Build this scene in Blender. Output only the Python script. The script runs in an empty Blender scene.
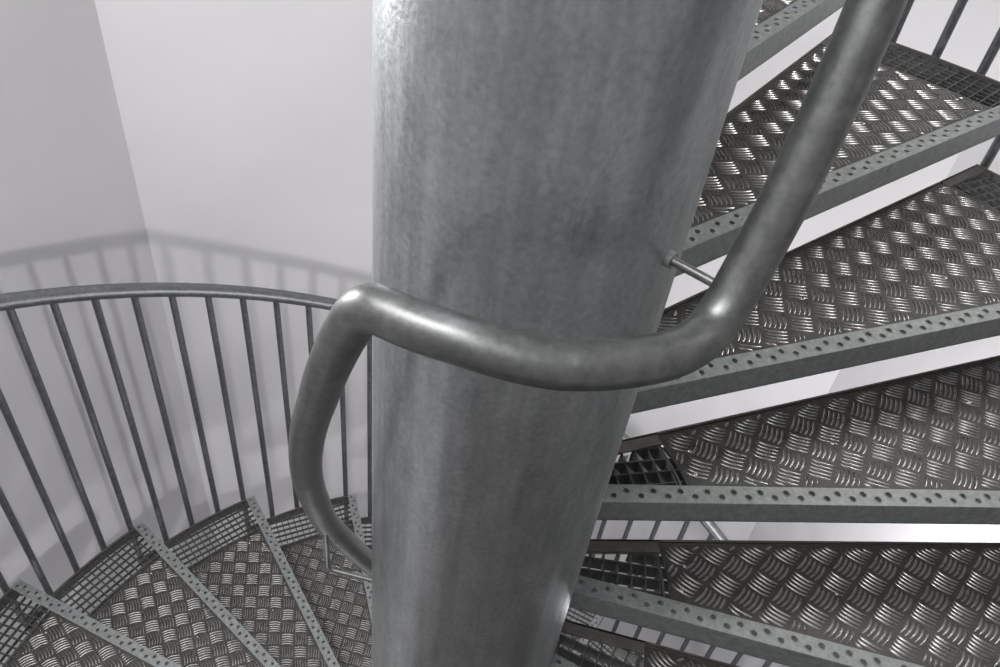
import bpy, math, random
from mathutils import Vector, Matrix
R = math.radians
random.seed(4)
sc = bpy.context.scene
C = sc.collection
sc.view_settings.view_transform = 'Standard'
sc.view_settings.look = 'None'

# ---------------------------------------------------------------- dimensions
COL_R = 0.168
RO = 1.4178            # outer radius of the treads
RB = 1.4257            # radius of the baluster ring
RP = 1.254             # outer edge of the chequer plate
RI = 0.327             # inner edge of the chequer plate
STEP = 0.2902          # angle of one step
RISE = 0.18
OF = -0.0017           # nosing offset
WS = 0.0336            # width of perforated nosing
HF = 0.0472            # height of nosing face
OB = 0.0523            # back edge offset
TH_R, Z_R = -0.4055, 1.4241
TH_L, Z_L = 2.8407, 0.4623
GROT = R(7)

# ---------------------------------------------------------------- materials
def new_mat(name):
    m = bpy.data.materials.new(name); m.use_nodes = True
    nt = m.node_tree; b = nt.nodes['Principled BSDF']
    return m, nt, b

def metal(name, c0, c1, rough, metallic, scale=(6, 6, 1.2), bump=0.12, patch=14.0, rvar=0.12, fine=160, fw=0.25):
    m, nt, b = new_mat(name)
    N = nt.nodes; Lk = nt.links
    tc = N.new('ShaderNodeTexCoord'); mp = N.new('ShaderNodeMapping'); mp.inputs['Scale'].default_value = scale
    Lk.new(tc.outputs['Object'], mp.inputs['Vector'])
    n1 = N.new('ShaderNodeTexNoise'); n1.inputs['Scale'].default_value = patch; n1.inputs['Detail'].default_value = 8; n1.inputs['Roughness'].default_value = 0.65
    Lk.new(mp.outputs['Vector'], n1.inputs['Vector'])
    n2 = N.new('ShaderNodeTexNoise'); n2.inputs['Scale'].default_value = fine; n2.inputs['Detail'].default_value = 4
    Lk.new(tc.outputs['Object'], n2.inputs['Vector'])
    mx = N.new('ShaderNodeMath'); mx.operation = 'MULTIPLY_ADD'; mx.inputs[1].default_value = 1 - fw
    Lk.new(n1.outputs['Fac'], mx.inputs[0])
    m2 = N.new('ShaderNodeMath'); m2.operation = 'MULTIPLY'; m2.inputs[1].default_value = fw
    Lk.new(n2.outputs['Fac'], m2.inputs[0]); Lk.new(m2.outputs[0], mx.inputs[2])
    cr = N.new('ShaderNodeValToRGB'); cr.color_ramp.elements[0].position = 0.36; cr.color_ramp.elements[1].position = 0.66
    cr.color_ramp.elements[0].color = (*c0, 1); cr.color_ramp.elements[1].color = (*c1, 1)
    Lk.new(mx.outputs[0], cr.inputs['Fac']); Lk.new(cr.outputs['Color'], b.inputs['Base Color'])
    b.inputs['Metallic'].default_value = metallic
    rr = N.new('ShaderNodeMapRange'); rr.inputs['To Min'].default_value = rough - rvar; rr.inputs['To Max'].default_value = rough + rvar
    Lk.new(mx.outputs[0], rr.inputs['Value']); Lk.new(rr.outputs[0], b.inputs['Roughness'])
    bp = N.new('ShaderNodeBump'); bp.inputs['Strength'].default_value = bump; bp.inputs['Distance'].default_value = 0.002
    Lk.new(n2.outputs['Fac'], bp.inputs['Height']); Lk.new(bp.outputs[0], b.inputs['Normal'])
    return m

M_GALV = metal('galvanised_steel', (0.17, 0.185, 0.185), (0.27, 0.285, 0.285), 0.46, 0.6, (3, 3, 3))
M_FACE = metal('galvanised_nosing', (0.225, 0.238, 0.237), (0.37, 0.383, 0.382), 0.52, 0.35, (5, 5, 5))
M_RAIL = metal('galvanised_handrail', (0.19, 0.195, 0.193), (0.30, 0.306, 0.303), 0.42, 0.85, (4, 4, 4), 0.1)
M_BAR = metal('galvanised_bars', (0.145, 0.152, 0.16), (0.24, 0.247, 0.255), 0.42, 0.7, (4, 4, 4))
M_GRATE = metal('grating_steel', (0.10, 0.10, 0.098), (0.17, 0.17, 0.165), 0.5, 0.6, (4, 4, 4))
M_FLANGE = metal('dull_flange_steel', (0.12, 0.115, 0.105), (0.19, 0.18, 0.17), 0.55, 0.5, (4, 4, 4))
M_PLATE = metal('aluminium_plate', (0.05, 0.047, 0.044), (0.095, 0.089, 0.083), 0.5, 0.3, (5, 5, 5), 0.15, 7)
M_STUD = metal('aluminium_raised_bar', (0.28, 0.275, 0.265), (0.40, 0.395, 0.38), 0.28, 1.0, (5, 5, 5), 0.04, 7, 0.05)
M_RIVET, nt, b = new_mat('rivet_steel'); b.inputs['Base Color'].default_value = (.6, .6, .58, 1); b.inputs['Metallic'].default_value = 1; b.inputs['Roughness'].default_value = .25
M_DARK, nt, b = new_mat('dark_hole'); b.inputs['Base Color'].default_value = (.02, .02, .02, 1); b.inputs['Roughness'].default_value = .8

def column_mat():
    m = metal('galvanised_column', (0.40, 0.425, 0.43), (0.60, 0.622, 0.626), 0.40, 0.85, (6, 6, 2.2), 0.25, 7.0, 0.1, 150, .45)
    nt = m.node_tree; N = nt.nodes; Lk = nt.links; b = N['Principled BSDF']
    src = b.inputs['Base Color'].links[0].from_socket
    tc = N.new('ShaderNodeTexCoord')
    # long vertical run-off streaks
    mp = N.new('ShaderNodeMapping'); mp.inputs['Scale'].default_value = (30, 30, 1.3); Lk.new(tc.outputs['Object'], mp.inputs['Vector'])
    n = N.new('ShaderNodeTexNoise'); n.inputs['Scale'].default_value = 2.0; n.inputs['Detail'].default_value = 6; Lk.new(mp.outputs[0], n.inputs['Vector'])
    r = N.new('ShaderNodeMapRange'); r.inputs['From Min'].default_value = .35; r.inputs['From Max'].default_value = .65; r.inputs['To Min'].default_value = .9; r.inputs['To Max'].default_value = 1.07
    Lk.new(n.outputs['Fac'], r.inputs['Value'])
    mx = N.new('ShaderNodeMix'); mx.data_type = 'RGBA'; mx.blend_type = 'MULTIPLY'; mx.inputs['Factor'].default_value = 1
    Lk.new(src, mx.inputs['A']); Lk.new(r.outputs[0], mx.inputs['B'])
    # thin dark hairline scratches
    mp2 = N.new('ShaderNodeMapping'); mp2.inputs['Scale'].default_value = (9, 14, 3.5); mp2.inputs['Rotation'].default_value = (.9, .5, .3); Lk.new(tc.outputs['Object'], mp2.inputs['Vector'])
    w = N.new('ShaderNodeTexVoronoi'); w.feature = 'DISTANCE_TO_EDGE'; w.inputs['Scale'].default_value = 1.0; Lk.new(mp2.outputs[0], w.inputs['Vector'])
    k = N.new('ShaderNodeMapRange'); k.inputs['From Min'].default_value = 0; k.inputs['From Max'].default_value = .012; k.inputs['To Min'].default_value = .86; k.inputs['To Max'].default_value = 1
    Lk.new(w.outputs['Distance'], k.inputs['Value'])
    g = N.new('ShaderNodeTexNoise'); g.inputs['Scale'].default_value = 5; Lk.new(tc.outputs['Object'], g.inputs['Vector'])
    gt = N.new('ShaderNodeMapRange'); gt.inputs['From Min'].default_value = .55; gt.inputs['From Max'].default_value = .62; Lk.new(g.outputs['Fac'], gt.inputs['Value'])
    mx2 = N.new('ShaderNodeMix'); mx2.data_type = 'RGBA'; mx2.blend_type = 'MULTIPLY'
    Lk.new(gt.outputs[0], mx2.inputs['Factor']); Lk.new(mx.outputs['Result'], mx2.inputs['A']); Lk.new(k.outputs[0], mx2.inputs['B'])
    Lk.new(mx2.outputs['Result'], b.inputs['Base Color'])
    return m
M_COL = column_mat()

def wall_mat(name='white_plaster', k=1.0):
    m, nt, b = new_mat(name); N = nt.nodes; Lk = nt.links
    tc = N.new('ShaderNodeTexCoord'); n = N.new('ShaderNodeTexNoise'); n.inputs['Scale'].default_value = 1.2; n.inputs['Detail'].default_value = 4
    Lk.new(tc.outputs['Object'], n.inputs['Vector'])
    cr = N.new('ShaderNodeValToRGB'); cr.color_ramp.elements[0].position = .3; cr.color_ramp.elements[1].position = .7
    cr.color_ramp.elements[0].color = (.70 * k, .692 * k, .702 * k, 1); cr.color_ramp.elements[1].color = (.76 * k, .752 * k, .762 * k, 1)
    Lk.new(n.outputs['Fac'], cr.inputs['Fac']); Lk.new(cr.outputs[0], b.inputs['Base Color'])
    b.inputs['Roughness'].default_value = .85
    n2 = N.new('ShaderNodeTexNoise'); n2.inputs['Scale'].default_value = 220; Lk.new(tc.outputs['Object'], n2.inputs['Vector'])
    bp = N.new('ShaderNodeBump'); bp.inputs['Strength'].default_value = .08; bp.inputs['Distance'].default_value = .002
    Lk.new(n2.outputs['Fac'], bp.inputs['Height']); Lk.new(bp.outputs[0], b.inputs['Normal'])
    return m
M_WALL = wall_mat(); M_WALL_SHADED = wall_mat('white_plaster_shaded', .82); M_WALL_DARK = wall_mat('reflection_dark_plaster', .45)  # second copy carries the left wall's shade in its colour

# ---------------------------------------------------------------- mesh helpers
class MB:
    def __init__(s): s.v = []; s.f = []; s.m = []; s.sm = []
    def add(s, vs, fs, mi=0, smooth=False):
        o = len(s.v); s.v += [tuple(v) for v in vs]
        for f in fs: s.f.append(tuple(o + i for i in f)); s.m.append(mi); s.sm.append(smooth)
    def prism(s, poly, z0, z1, mi=0):
        n = len(poly)
        vs = [(x, y, z0) for x, y in poly] + [(x, y, z1) for x, y in poly]
        fs = [tuple(range(n - 1, -1, -1)), tuple(range(n, 2 * n))] + [(i, (i + 1) % n, n + (i + 1) % n, n + i) for i in range(n)]
        s.add(vs, fs, mi)
    def bar(s, a, b_, t, z0, z1, mi=0):
        ax, ay = a; bx, by = b_; dx, dy = bx - ax, by - ay; l = math.hypot(dx, dy)
        if l < 1e-4: return
        nx, ny = -dy / l * t / 2, dx / l * t / 2
        s.prism([(ax - nx, ay - ny), (bx - nx, by - ny), (bx + nx, by + ny), (ax + nx, ay + ny)], z0, z1, mi)
    def tube(s, pts, r, seg=16, mi=0, caps=True):
        n = len(pts); P = [Vector(p) for p in pts]; up = None; vs = []
        for i in range(n):
            t = (P[min(i + 1, n - 1)] - P[max(i - 1, 0)]).normalized()
            if up is None:
                up = Vector((0, 0, 1)) if abs(t.z) < .9 else Vector((1, 0, 0))
            u = (up - t * up.dot(t)).normalized(); w = t.cross(u); up = u
            for k in range(seg):
                a = 2 * math.pi * k / seg; q = P[i] + r * (math.cos(a) * u + math.sin(a) * w); vs.append(q)
        fs = [(i * seg + k, i * seg + (k + 1) % seg, (i + 1) * seg + (k + 1) % seg, (i + 1) * seg + k) for i in range(n - 1) for k in range(seg)]
        s.add(vs, fs, mi, True)
        if caps: s.add(vs[:seg], [tuple(range(seg - 1, -1, -1))], mi); s.add(vs[-seg:], [tuple(range(seg))], mi)
    def mesh(s, name, mats):
        me = bpy.data.meshes.new(name); me.from_pydata(s.v, [], s.f)
        for m in (mats if isinstance(mats, (list, tuple)) else [mats]): me.materials.append(m)
        for p, mi, sm in zip(me.polygons, s.m, s.sm): p.material_index = mi; p.use_smooth = sm
        me.update(); return me
    def build(s, name, mats, parent=None):
        o = bpy.data.objects.new(name, s.mesh(name, mats)); C.objects.link(o)
        if parent is not None: o.parent = parent
        return o

def tag(o, label=None, cat=None, group=None, kind=None):
    if label: o['label'] = label
    if cat: o['category'] = cat
    if group: o['group'] = group
    if kind: o['kind'] = kind
    return o
def empty(name, loc=(0, 0, 0), rz=0):
    o = bpy.data.objects.new(name, None); C.objects.link(o); o.location = loc; o.rotation_euler = (0, 0, rz); o.empty_display_size = .1
    return o

# ---------------------------------------------------------------- stair shaft
COR = {'V0': (-1.751, -0.108), 'V1': (-1.221, 1.295), 'H': (-0.02, 1.969), 'V2': (1.216, 1.506), 'V3': (1.50, 0.0),
       'V4': (1.36, -1.55), 'V5': (0.0, -2.0), 'V6': (-1.35, -1.5)}
ZB, ZT = -3.2, 5.6
WALLS = [('wall_left', 'V0', 'V1', 'white plastered wall panel at left, dimmer than the next panel'),
         ('wall_back_left', 'V1', 'H', 'bright white plastered wall panel left of the steel column'),
         ('wall_back_right', 'H', 'V2', 'white plastered wall panel seen through gaps right of the column'),
         ('wall_right', 'V2', 'V3', 'white plastered wall panel behind the upper right railing'),
         ('wall_front_right', 'V3', 'V4', None), ('wall_front', 'V4', 'V5', None),
         ('wall_front_left', 'V5', 'V6', None), ('wall_near_left', 'V6', 'V0', None)]
for nm, a, b_, lab in WALLS:
    (ax, ay), (bx, by) = COR[a], COR[b_]
    l = math.hypot(bx - ax, by - ay); ux, uy = (bx - ax) / l, (by - ay) / l
    nx, ny = -uy, ux
    if nx * (ax + bx) + ny * (ay + by) < 0: nx, ny = -nx, -ny
    mb = MB(); t = .12
    mb.prism([(ax, ay), (bx, by), (bx + nx * t, by + ny * t), (ax + nx * t, ay + ny * t)], ZB, ZT)
    o = mb.build(nm, M_WALL_SHADED if nm == 'wall_left' else M_WALL_DARK if nm.startswith('wall_front') else M_WALL); tag(o, lab, None, None, 'structure')  # unseen front walls darkened so the column's middle reflects less light
poly = [COR[k] for k in ('V0', 'V1', 'H', 'V2', 'V3', 'V4', 'V5', 'V6')]
mb = MB(); mb.prism([(x * 1.05, y * 1.05) for x, y in poly], ZB - .1, ZB); tag(mb.build('floor', M_WALL), kind='structure')
mb = MB(); mb.prism([(x * 1.05, y * 1.05) for x, y in poly], ZT, ZT + .1); tag(mb.build('ceiling', M_WALL), kind='structure')

# ---------------------------------------------------------------- central column
mb = MB(); seg = 128; zs = [ZB + (ZT - ZB) * i / 12 for i in range(13)]
vs = [(COL_R * math.cos(2 * math.pi * k / seg), COL_R * math.sin(2 * math.pi * k / seg), z) for z in zs for k in range(seg)]
mb.add(vs, [(i * seg + k, i * seg + (k + 1) % seg, (i + 1) * seg + (k + 1) % seg, (i + 1) * seg + k) for i in range(12) for k in range(seg)], 0, True)
tag(mb.build('steel_column', M_COL), 'thick round galvanised steel column with faint scratches at the centre of the spiral stair', 'column')

# ---------------------------------------------------------------- one tread, in local coordinates (x along nosing)
cD, sD = math.cos(STEP), math.sin(STEP)
def back_pt(r, o=OB): return (r * cD - o * sD, r * sD + o * cD)
def off_from_back(x, y):            # signed offset past the next radial line
    return -x * sD + y * cD
def radial_inside(x, y, r0, r1, lo=OF, hi=OB):
    r = math.hypot(x, y)
    return r0 <= r <= r1 and y >= lo and off_from_back(x, y) <= hi
def arc_y(r, o):                    # angle where the line at offset o meets radius r
    return math.asin(o / r)

def sector(r0, r1, lo, hi, n=28):
    a0o, a1o = arc_y(r1, lo), STEP + arc_y(r1, hi)
    a0i, a1i = arc_y(r0, lo), STEP + arc_y(r0, hi)
    outer = [(r1 * math.cos(a0o + (a1o - a0o) * i / n), r1 * math.sin(a0o + (a1o - a0o) * i / n)) for i in range(n + 1)]
    inner = [(r0 * math.cos(a0i + (a1i - a0i) * i / n), r0 * math.sin(a0i + (a1i - a0i) * i / n)) for i in range(n + 1)]
    return inner, outer

def intervals(p0, d, length, test, step=0.002):
    out = []; start = None; n = int(length / step)
    for i in range(n + 1):
        t = i * step; ins = test(p0[0] + d[0] * t, p0[1] + d[1] * t)
        if ins and start is None: start = t
        if (not ins or i == n) and start is not None:
            if t - start > .004: out.append((start, t))
            start = None
    return out

def grating(r0, r1, name, dep=.013):
    mb = MB(); sp = 0.0237; ca, sa = math.cos(GROT), math.sin(GROT)
    test = lambda x, y: radial_inside(x, y, r0, r1, WS - .004, OB - .022)
    zt = -.004
    e1 = (ca, sa); e2 = (-sa, ca)
    k0 = int(-.3 / sp)
    for k in range(k0, int(.75 / sp)):          # bearing bars along the tread
        o = k * sp + .004; p = (e2[0] * o + e1[0] * .1, e2[1] * o + e1[1] * .1)
        for a, b_ in intervals(p, e1, 1.5, test):
            mb.bar((p[0] + e1[0] * a, p[1] + e1[1] * a), (p[0] + e1[0] * b_, p[1] + e1[1] * b_), .0022, zt - dep, zt)
    for k in range(0, 70):                      # cross bars
        o = .1 + k * sp; p = (e1[0] * o - e2[0] * .3, e1[1] * o - e2[1] * .3)
        for a, b_ in intervals(p, e2, 1.1, test):
            mb.bar((p[0] + e2[0] * a, p[1] + e2[1] * a), (p[0] + e2[0] * b_, p[1] + e2[1] * b_), .0022, zt - dep + .001, zt - .0003)
    return mb.mesh(name, M_GRATE)

def chequer():
    mb = MB(); hi = OB - .010; lo = OF + WS
    inner, outer = sector(RI, RP, lo, hi, 40); n = len(inner)
    T, Bz = 0.0, -0.0035
    vs = [(*p, T) for p in inner] + [(*p, T) for p in outer] + [(*p, Bz) for p in inner] + [(*p, Bz) for p in outer]
    fs = []
    for i in range(n - 1):
        fs += [(i, n + i, n + i + 1, i + 1), (2 * n + i, 2 * n + i + 1, 3 * n + i + 1, 3 * n + i),
               (i, i + 1, 2 * n + i + 1, 2 * n + i), (n + i, 3 * n + i, 3 * n + i + 1, n + i + 1)]
    fs += [(0, 2 * n, 3 * n, n), (n - 1, 2 * n - 1, 4 * n - 1, 3 * n - 1)]
    mb.add(vs, fs, 0)
    A = (0.0640, 0.0198); B = (0.0190, -0.0565); O = (0.3975, 0.1440)
    h1 = Vector(((A[0] + B[0]) / 2, (A[1] + B[1]) / 2)); h2 = Vector(((A[0] - B[0]) / 2, (A[1] - B[1]) / 2))
    test = lambda x, y: radial_inside(x, y, RI + .003, RP - .003, lo + .002, hi - .002)
    prof = [(-1, 0), (-.62, .62), (0, 1), (.62, .62), (1, 0)]
    def arcbar(cen, d, s, length, bow, w, h):
        NS = 8; pts = []
        for i in range(NS + 1):
            t = i / NS * 2 - 1
            q = cen + d * (t * length / 2) + s * (bow * (1 - t * t) - bow * .6)
            if test(q.x, q.y): pts.append((t, q))
        if len(pts) < 4: return
        vs = []; fs = []
        t0, t1 = pts[0][0], pts[-1][0]
        for i, (t, q) in enumerate(pts):
            u = (t - t0) / (t1 - t0) * 2 - 1; k = max(0.0, 1 - u * u); kw = max(0.0, 1 - abs(u) ** 4)
            tan = (d * length / 2 - s * (2 * bow * t)).normalized(); nn = Vector((-tan.y, tan.x))
            for a, hh in prof:
                p = q + nn * (a * w / 2 * (kw * .8 + .2)); vs.append((p.x, p.y, T - .0002 + hh * h * k))
        m = len(prof)
        for i in range(len(pts) - 1):
            for j in range(m - 1): fs.append((i * m + j, (i + 1) * m + j, (i + 1) * m + j + 1, i * m + j + 1))
        mb.add(vs, fs, 1, True)
    for i in range(-8, 22):
        for j in range(-14, 16):
            c1 = Vector((O[0] + A[0] * i + B[0] * j, O[1] + A[1] * i + B[1] * j))
            if not (0.2 < c1.length < 1.4): continue
            c2 = c1 + h2
            for cen, d, s in ((c1, h1.normalized(), h2.normalized()), (c2, h2.normalized(), h1.normalized())):
                for q in range(-2, 3):
                    arcbar(cen + s * (q * .0083), d, -s if s is not None and d.x > s.x else s, .0415, .0034, .0048, .0021)
    # rust-free rivet seats
    return mb.mesh('chequer_plate', [M_PLATE, M_STUD])

def rivet_mesh():
    mb = MB(); vs = []; n = 10
    for h, r in ((0, .0036), (.0012, .003), (.0018, .0014)):
        for k in range(n): vs.append((r * math.cos(2 * math.pi * k / n), r * math.sin(2 * math.pi * k / n), h))
    fs = [(i * n + k, i * n + (k + 1) % n, (i + 1) * n + (k + 1) % n, (i + 1) * n + k) for i in range(2) for k in range(n)] + [tuple(range(2 * n, 3 * n))]
    mb.add(vs, fs, 0, True)
    return mb.mesh('rivet', M_RIVET)

def nosing():
    mb = MB(); x0, x1 = COL_R - .002, math.sqrt(RO ** 2 - OF ** 2)
    pitch = 0.0218; nC = int(round((x1 - x0 - .006) / pitch)); pitch = (x1 - x0 - .006) / nC; zt = .001
    y0, y1 = OF, OF + WS
    seg = 12
    for i in range(nC):
        xa = x0 + .003 + i * pitch; xb = xa + pitch; cx = (xa + xb) / 2; cy = y0 + (.0118 if i % 2 else .0212)
        rect = []; ring1 = []; ring2 = []; ring3 = []
        for k in range(seg):
            a = 2 * math.pi * k / seg + math.pi / seg; ca, sa = math.cos(a), math.sin(a)
            tx = (xb - cx) / ca if ca > 0 else (xa - cx) / ca
            ty = (y1 - cy) / sa if sa > 0 else (y0 - cy) / sa
            t = min(tx, ty); rect.append((cx + ca * t, cy + sa * t, zt))
            ring1.append((cx + ca * .0068, cy + sa * .0068, zt)); ring2.append((cx + ca * .0048, cy + sa * .0048, zt + .0014))
            ring3.append((cx + ca * .0044, cy + sa * .0044, zt - .013))
        vs = rect + ring1 + ring2 + ring3
        fs = [(r * seg + k, r * seg + (k + 1) % seg, (r + 1) * seg + (k + 1) % seg, (r + 1) * seg + k)[::-1] for r in range(3) for k in range(seg)]
        mb.add(vs, fs, 0)
        # corner fill triangles of the cell
        for qx, qy in ((xa, y0), (xb, y0), (xb, y1), (xa, y1)):
            a = math.atan2(qy - cy, qx - cx)
            ks = sorted(range(seg), key=lambda k: abs(math.remainder(2 * math.pi * k / seg + math.pi / seg - a, 2 * math.pi)))[:2]
            mb.add([(qx, qy, zt), rect[ks[0]], rect[ks[1]]], [(0, 1, 2)], 0)
    for xa, xb in ((x0, x0 + .003), (x1 - .003, x1)):
        mb.add([(xa, y0, zt), (xb, y0, zt), (xb, y1, zt), (xa, y1, zt)], [(0, 1, 2, 3)], 0)
    return mb.mesh('nosing_strip', M_FACE)

def nosing_face():
    mb = MB(); x0, x1 = COL_R - .002, math.sqrt(RO ** 2 - OF ** 2)
    n = 5; r = .003; prof = []
    for i in range(n + 1):
        a = math.pi / 2 * i / n; prof.append((OF + r - r * math.sin(a) - .0, .001 - r + r * math.cos(a)))
    prof = [(OF + r, .001)] + prof[1:] + [(OF, -HF), (OF + .003, -HF), (OF + .003, -.003)]
    vs = [(x0, y, z) for y, z in prof] + [(x1, y, z) for y, z in prof]; m = len(prof)
    mb.add(vs, [(i, m + i, m + i + 1, i + 1) for i in range(m - 1)], 0)
    # bottom lip turned in
    mb.prism([(x0, OF), (x1, OF), (x1, OF + .018), (x0, OF + .018)], -HF, -HF + .003)
    return mb.mesh('nosing_face', M_FACE)

def frame():
    mb = MB()
    # outer rim bar
    a0, a1 = arc_y(RO, OF), STEP + arc_y(RO, OB); n = 24
    def ring(r0, r1, z0, z1, a0, a1):
        vs = []
        for i in range(n + 1):
            a = a0 + (a1 - a0) * i / n
            for r, z in ((r0, z0), (r1, z0), (r1, z1), (r0, z1)): vs.append((r * math.cos(a), r * math.sin(a), z))
        fs = [(i * 4 + j, i * 4 + (j + 1) % 4, (i + 1) * 4 + (j + 1) % 4, (i + 1) * 4 + j) for i in range(n) for j in range(4)]
        fs += [(3, 2, 1, 0), (n * 4, n * 4 + 1, n * 4 + 2, n * 4 + 3)]
        mb.add(vs, fs, 0)
    ring(RO - .006, RO, -.042, .0005, a0, a1)
    # back angle: upright and top flange
    p0, p1 = back_pt(COL_R, OB), back_pt(RO - .006, OB)
    mb.bar(back_pt(COL_R, OB - .002), back_pt(RO - .006, OB - .002), .004, -.042, -.0008)
    mb.bar(back_pt(COL_R, OB - .013), back_pt(RO - .006, OB - .013), .024, -.0042, -.0006 - .003)
    mb.bar(back_pt(COL_R, OB - .013), back_pt(RI, OB - .013), .024, -.0036, -.0008)
    mb.bar(back_pt(RP, OB - .013), back_pt(RO - .006, OB - .013), .024, -.0036, -.0008)
    # inner ring against the column
    ai0, ai1 = arc_y(COL_R + .004, 0), STEP + arc_y(COL_R + .004, OB)
    ring(COL_R + .0005, COL_R + .006, -.042, -.002, ai0, ai1)
    return mb.mesh('tread_frame', M_FLANGE)

ME = {'inner_grating': grating(COL_R + .004, RI + .02, 'inner_grating', .030), 'outer_grating': grating(RP - .015, RO - .005, 'outer_grating'),
      'chequer_plate': chequer(), 'nosing_strip': nosing(), 'nosing_face': nosing_face(), 'tread_frame': frame()}
RV = rivet_mesh()
def seam_bar(r):
    mb = MB(); a0, a1 = arc_y(r, OF + WS), STEP + arc_y(r, OB - .01); n = 16; vs = []
    for i in range(n + 1):
        a = a0 + (a1 - a0) * i / n
        for q, z in ((r - .002, -.034), (r + .002, -.034), (r + .002, -.0036), (r - .002, -.0036)): vs.append((q * math.cos(a), q * math.sin(a), z))
    mb.add(vs, [(i * 4 + j, i * 4 + (j + 1) % 4, (i + 1) * 4 + (j + 1) % 4, (i + 1) * 4 + j) for i in range(n) for j in range(4)], 0)
    return mb.mesh('seam_bar', M_GRATE)
ME['inner_seam_bar'] = seam_bar(RI - .008); ME['outer_seam_bar'] = seam_bar(RP + .012)
PARTLAB = {'chequer_plate': 'ribbed aluminium chequer plate', 'nosing_strip': 'perforated non-slip front strip', 'outer_grating': 'open square mesh grating at the outer end',
           'inner_grating': 'open square mesh grating beside the column'}
RIVETS = [(RI + .022, .20), (RI + .035, .62), (.62, .5), (.93, .3), (.95, .72), (RP - .03, .16), (RP - .03, .84)]

def make_tread():
    root = empty('stair_tread')
    plate = None
    for nm, me in ME.items():
        o = bpy.data.objects.new(nm, me); C.objects.link(o); o.parent = root
        if nm in PARTLAB: o['label'] = PARTLAB[nm]
        if nm == 'chequer_plate': plate = o
    for r, f in RIVETS:
        a0, a1 = arc_y(r, OF + WS), STEP + arc_y(r, OB - .01); a = a0 + (a1 - a0) * f
        o = bpy.data.objects.new('rivet', RV); C.objects.link(o); o.parent = plate; o.location = (r * math.cos(a), r * math.sin(a), .0006)
    return root
def copy_tree(o, parent=None):
    c = o.copy(); C.objects.link(c)
    if parent is not None: c.parent = parent
    for ch in list(o.children): copy_tree(ch, c)
    return c

TREADS = [('R', 0, 'step at the bottom edge right of the column, lowest on the right'),
          ('R', 1, 'second step from the bottom right of the column, nosing sloping down to the right'),
          ('R', 2, 'step right of the column with a level front edge at its foot'),
          ('R', 3, 'step directly above the level-fronted step, crossed by the bend of the thick handrail'),
          ('R', 4, 'step at upper right whose outer grating meets the railing bars'),
          ('R', 5, 'topmost step in view, a sliver between column and handrail at the top edge'),
          ('R', 6, 'step above the topmost sliver, beyond the upper edge'),
          ('L', -1, 'step nearest below the landing on the left flight'),
          ('L', 0, 'step at the bottom left corner, highest of the left flight in view'),
          ('L', 1, 'left flight step with bright see-through grating, next below the corner step'),
          ('L', 2, 'left flight step between the bright grating step and the one under the handrail end'),
          ('L', 3, 'left flight step beneath the lower end of the thick handrail'),
          ('L', 4, 'lowest left flight step, a sliver at the left edge of the column'),
          ('L', 5, 'step hidden behind the column below the left flight')] + [
          ('L', 6, 'lower flight step behind the column, far below the right flight'),
          ('L', 7, 'mesh sliver of a lower step in the narrow gap beside the column'),
          ('L', 8, 'lower flight step glimpsed through the inner grating of the bottom edge step'),
          ('L', 9, 'lower flight step deep below the level-fronted step'),
          ('L', 10, 'deepest lower flight step, under the second step from the bottom')]
def tread_pose(side, k):
    return (TH_R + k * STEP, Z_R + k * RISE) if side == 'R' else (TH_L - k * STEP, Z_L - k * RISE)
proto = make_tread(); TH = []
for i, (s, k, lab) in enumerate(TREADS):
    o = proto if i == 0 else copy_tree(proto)
    th, z = tread_pose(s, k); o.location = (0, 0, z); o.rotation_euler = (0, 0, th)
    tag(o, lab, 'stair step', 'chequer plate steps of the right flight' if s == 'R' else 'chequer plate steps of the left flight')

# landing the photographer stands on
LZ = 1.2441; LA0, LA1 = TH_L + 4 * STEP, TH_R + 2 * math.pi + .03
root = empty('landing_platform', (0, 0, LZ)); tag(root, 'steel landing platform between the left and right flights, below the camera', 'landing')
mb = MB(); n = 40
vs = []
for i in range(n + 1):
    a = LA0 + (LA1 - LA0) * i / n
    for r, z in ((COL_R, -.006), (RO, -.006), (RO, 0), (COL_R, 0)): vs.append((r * math.cos(a), r * math.sin(a), z))
mb.add(vs, [(i * 4 + j, i * 4 + (j + 1) % 4, (i + 1) * 4 + (j + 1) % 4, (i + 1) * 4 + j) for i in range(n) for j in range(4)] + [(3, 2, 1, 0), (n * 4, n * 4 + 1, n * 4 + 2, n * 4 + 3)], 0)
mb.build('platform_plate', M_PLATE, root)

# ---------------------------------------------------------------- outer railings
SL = RISE / STEP
def rail_z_low(th): return 1.4424 + .019 + SL * (th - 2.7975) + min(max(.00030 * (165 - math.degrees(th)), -.004), .016)
def pol(r, th, z): return (r * math.cos(th), r * math.sin(th), z)
def baluster(mb_parent, th, z0, z1):
    mb = MB(); mb.tube([pol(RB + .004, th, z0), pol(RB + .002, th, (z0 + z1) / 2), pol(RB, th, z1)], .0102, 12)
    return mb.build('baluster', M_BAR, mb_parent)
# lower flight
rl = empty('stair_railing', (0, 0, 0)); tag(rl, 'grey steel railing with round bars curving down along the left flight', 'railing', 'outer stair railings')
mb = MB(); a0, a1 = R(-10), LA0
pts = [pol(RB, a0 + (a1 - a0) * i / 80, rail_z_low(a0 + (a1 - a0) * i / 80)) for i in range(81)]
mb.tube(pts, .0213, 20); mb.build('handrail', M_BAR, rl)
for k in range(-1, 11):
    th, z = tread_pose('L', k)
    for q in range(4):
        a = th + .0275 + q * STEP / 4
        if a > a0 + .02: baluster(rl, a, z - .035 - (RISE if q == 0 else 0), rail_z_low(a) - .012)
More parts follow.
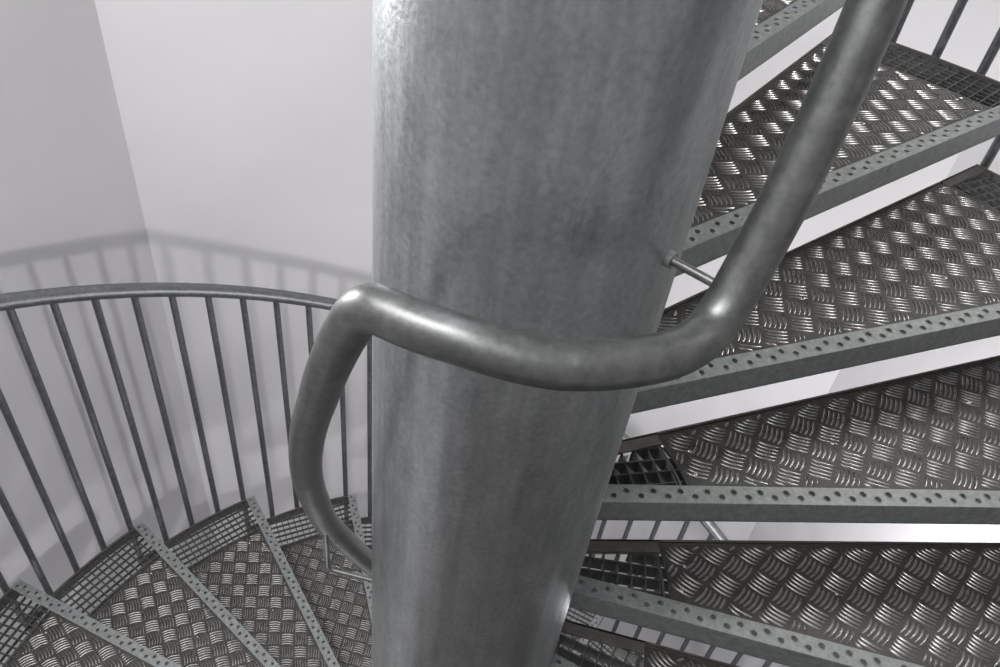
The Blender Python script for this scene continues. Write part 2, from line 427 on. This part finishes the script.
# upper flight
def rail_z_up(th): return Z_R + 1.02 + SL * (th - TH_R)
ru = empty('stair_railing', (0, 0, 0)); tag(ru, 'grey steel railing bars at the upper right, rising with the right flight', 'railing', 'outer stair railings')
mb = MB(); a0, a1 = TH_R, TH_R + 7 * STEP
mb.tube([pol(RB, a0 + (a1 - a0) * i / 60, rail_z_up(a0 + (a1 - a0) * i / 60)) for i in range(61)], .0213, 20); mb.build('handrail', M_BAR, ru)
for k in range(0, 7):
    th, z = tread_pose('R', k)
    for q in range(4):
        a = th + .0275 + q * STEP / 4; baluster(ru, a, z - .035 - (RISE if q == 0 else 0), rail_z_up(a) - .012)

# ---------------------------------------------------------------- thick inner handrail
def zin(deg):
    if deg < 280: return min(1.654 + (deg - 176.4) * .01082 - max(0, deg - 215) * .0009, 2.340 if deg < 262 else 2.340 - .012 * min((deg - 262) / 18.0, 1))
    return 2.328 + max(0.0, deg - 317) * .0111
def zin_old(deg):           # degrees, -120 = 240
    left = 1.654 + (min(deg, 400) - 176.4) * .01082
    right = 2.328 + max(0.0, deg - 315) * .01082
    return min(left, 2.328) if deg < 280 else right
def zsm(d, w=5.0):
    if d > 280: w = 11.0
    return sum(zin(d + w * (i / 10.0)) * (1.05 - abs(i) / 10) for i in range(-10, 11)) / sum(1.05 - abs(i) / 10 for i in range(-10, 11))
def rin(d):
    t = min(max((d - 298) / 25.0, 0), 1); t = t * t * (3 - 2 * t); 
    k = min(max((236 - d) / 14.0, 0), 1) * min(max((d - 170) / 14.0, 0), 1)
    return .265 - .015 * t - .009 * k
ir = empty('inner_handrail'); tag(ir, 'thick bent steel handrail tube wrapping around the central column', 'handrail')
mb = MB(); pts = []; d = 90.0
while d <= 395: pts.append(pol(rin(d), R(d), zsm(d))); d += 1.25
mb.tube(pts, .0212, 40); mb.build('rail_tube', M_RAIL, ir)
def bracket(deg, zc, name='bracket'):
    rr = rin(deg) - .002; mb = MB(); th = R(deg); zt = zsm(deg) - .019
    P = [pol(COL_R - .004, th, zc), pol(COL_R + .02, th, zc)] + [pol(rr - .014 + .014 * math.sin(R(a)), th, zc + .014 - .014 * math.cos(R(a))) for a in range(0, 91, 15)] + [pol(rr, th, zt)]
    mb.tube(P, .0047, 14); o = mb.build(name, M_RAIL, ir)
    w = MB(); w.tube([pol(COL_R - .003, th, zc), pol(COL_R + .001, th, zc), pol(COL_R + .004, th, zc), pol(COL_R + .006, th, zc)], .0085, 14)
    w.build('weld_bead', M_FACE, o)
bracket(174.3, 1.475); bracket(325.5, 2.334)

# ---------------------------------------------------------------- lights
def area(name, loc, size, power, target=None, col=(1, 1, 1)):
    l = bpy.data.lights.new(name, 'AREA'); l.shape = 'DISK'; l.size = size; l.energy = power; l.color = col
    o = bpy.data.objects.new(name, l); C.objects.link(o); o.location = loc
    d = Vector(target or (loc[0], loc[1], 0)) - Vector(loc); o.rotation_euler = d.to_track_quat('-Z', 'Y').to_euler(); return o
def point(name, loc, r, power, col=(1, 1, 1)):
    l = bpy.data.lights.new(name, 'POINT'); l.shadow_soft_size = r; l.energy = power; l.color = col
    o = bpy.data.objects.new(name, l); C.objects.link(o); o.location = loc; return o
area('shaft_light', (-.9, -.8, 4.7), 1.1, 43, (.3, .9, 1.2), (1, .99, 1))
area('fill_light', (-.3, -1.55, 4.1), 1.3, 10, (0, 0, 2.0), (.98, .99, 1))
wl = area('left_wall_lamp', (-1.36, .45, 2.5), .2, 17, (0, .3, 2.2), (1, 1, 1)); wl.data.shape = 'ELLIPSE'; wl.data.size_y = .6
point('landing_lamp', (.98, .16, .97), .09, 39, (1, .98, 1))
point('lower_fill', (-.2, -1.0, -.7), .2, 30, (1, .98, 1))  # added unseen fill that brightens the lower walls under the gratings
area('upper_wall_lamp', (1.25, .85, 3.0), .35, 9, (.5, .3, 1.8), (1, .99, .96))
sc.view_settings.exposure = 0.06
w = bpy.data.worlds.new('shaft_air'); sc.world = w; w.use_nodes = True
w.node_tree.nodes['Background'].inputs[0].default_value = (.8, .82, .85, 1); w.node_tree.nodes['Background'].inputs[1].default_value = .3

# ---------------------------------------------------------------- camera
cd = bpy.data.cameras.new('camera'); cam = bpy.data.objects.new('camera', cd); C.objects.link(cam); sc.camera = cam
yaw, pitch, roll = 0.017303, -0.725739, 0.143955
r_ = Vector((0.98785201, 0.11235211, 0.10735648)); u_ = Vector((-0.15485758, 0.65418898, 0.74030798)); f_ = Vector((-0.01294373, 0.74793969, -0.66364047))
cam.matrix_world = Matrix(((r_.x, u_.x, -f_.x, 0), (r_.y, u_.y, -f_.y, -0.73491382), (r_.z, u_.z, -f_.z, 2.77250429), (0, 0, 0, 1)))
cd.sensor_width = 36; cd.lens = 797.812 / 1000 * 36; cd.clip_start = .01; cd.clip_end = 50
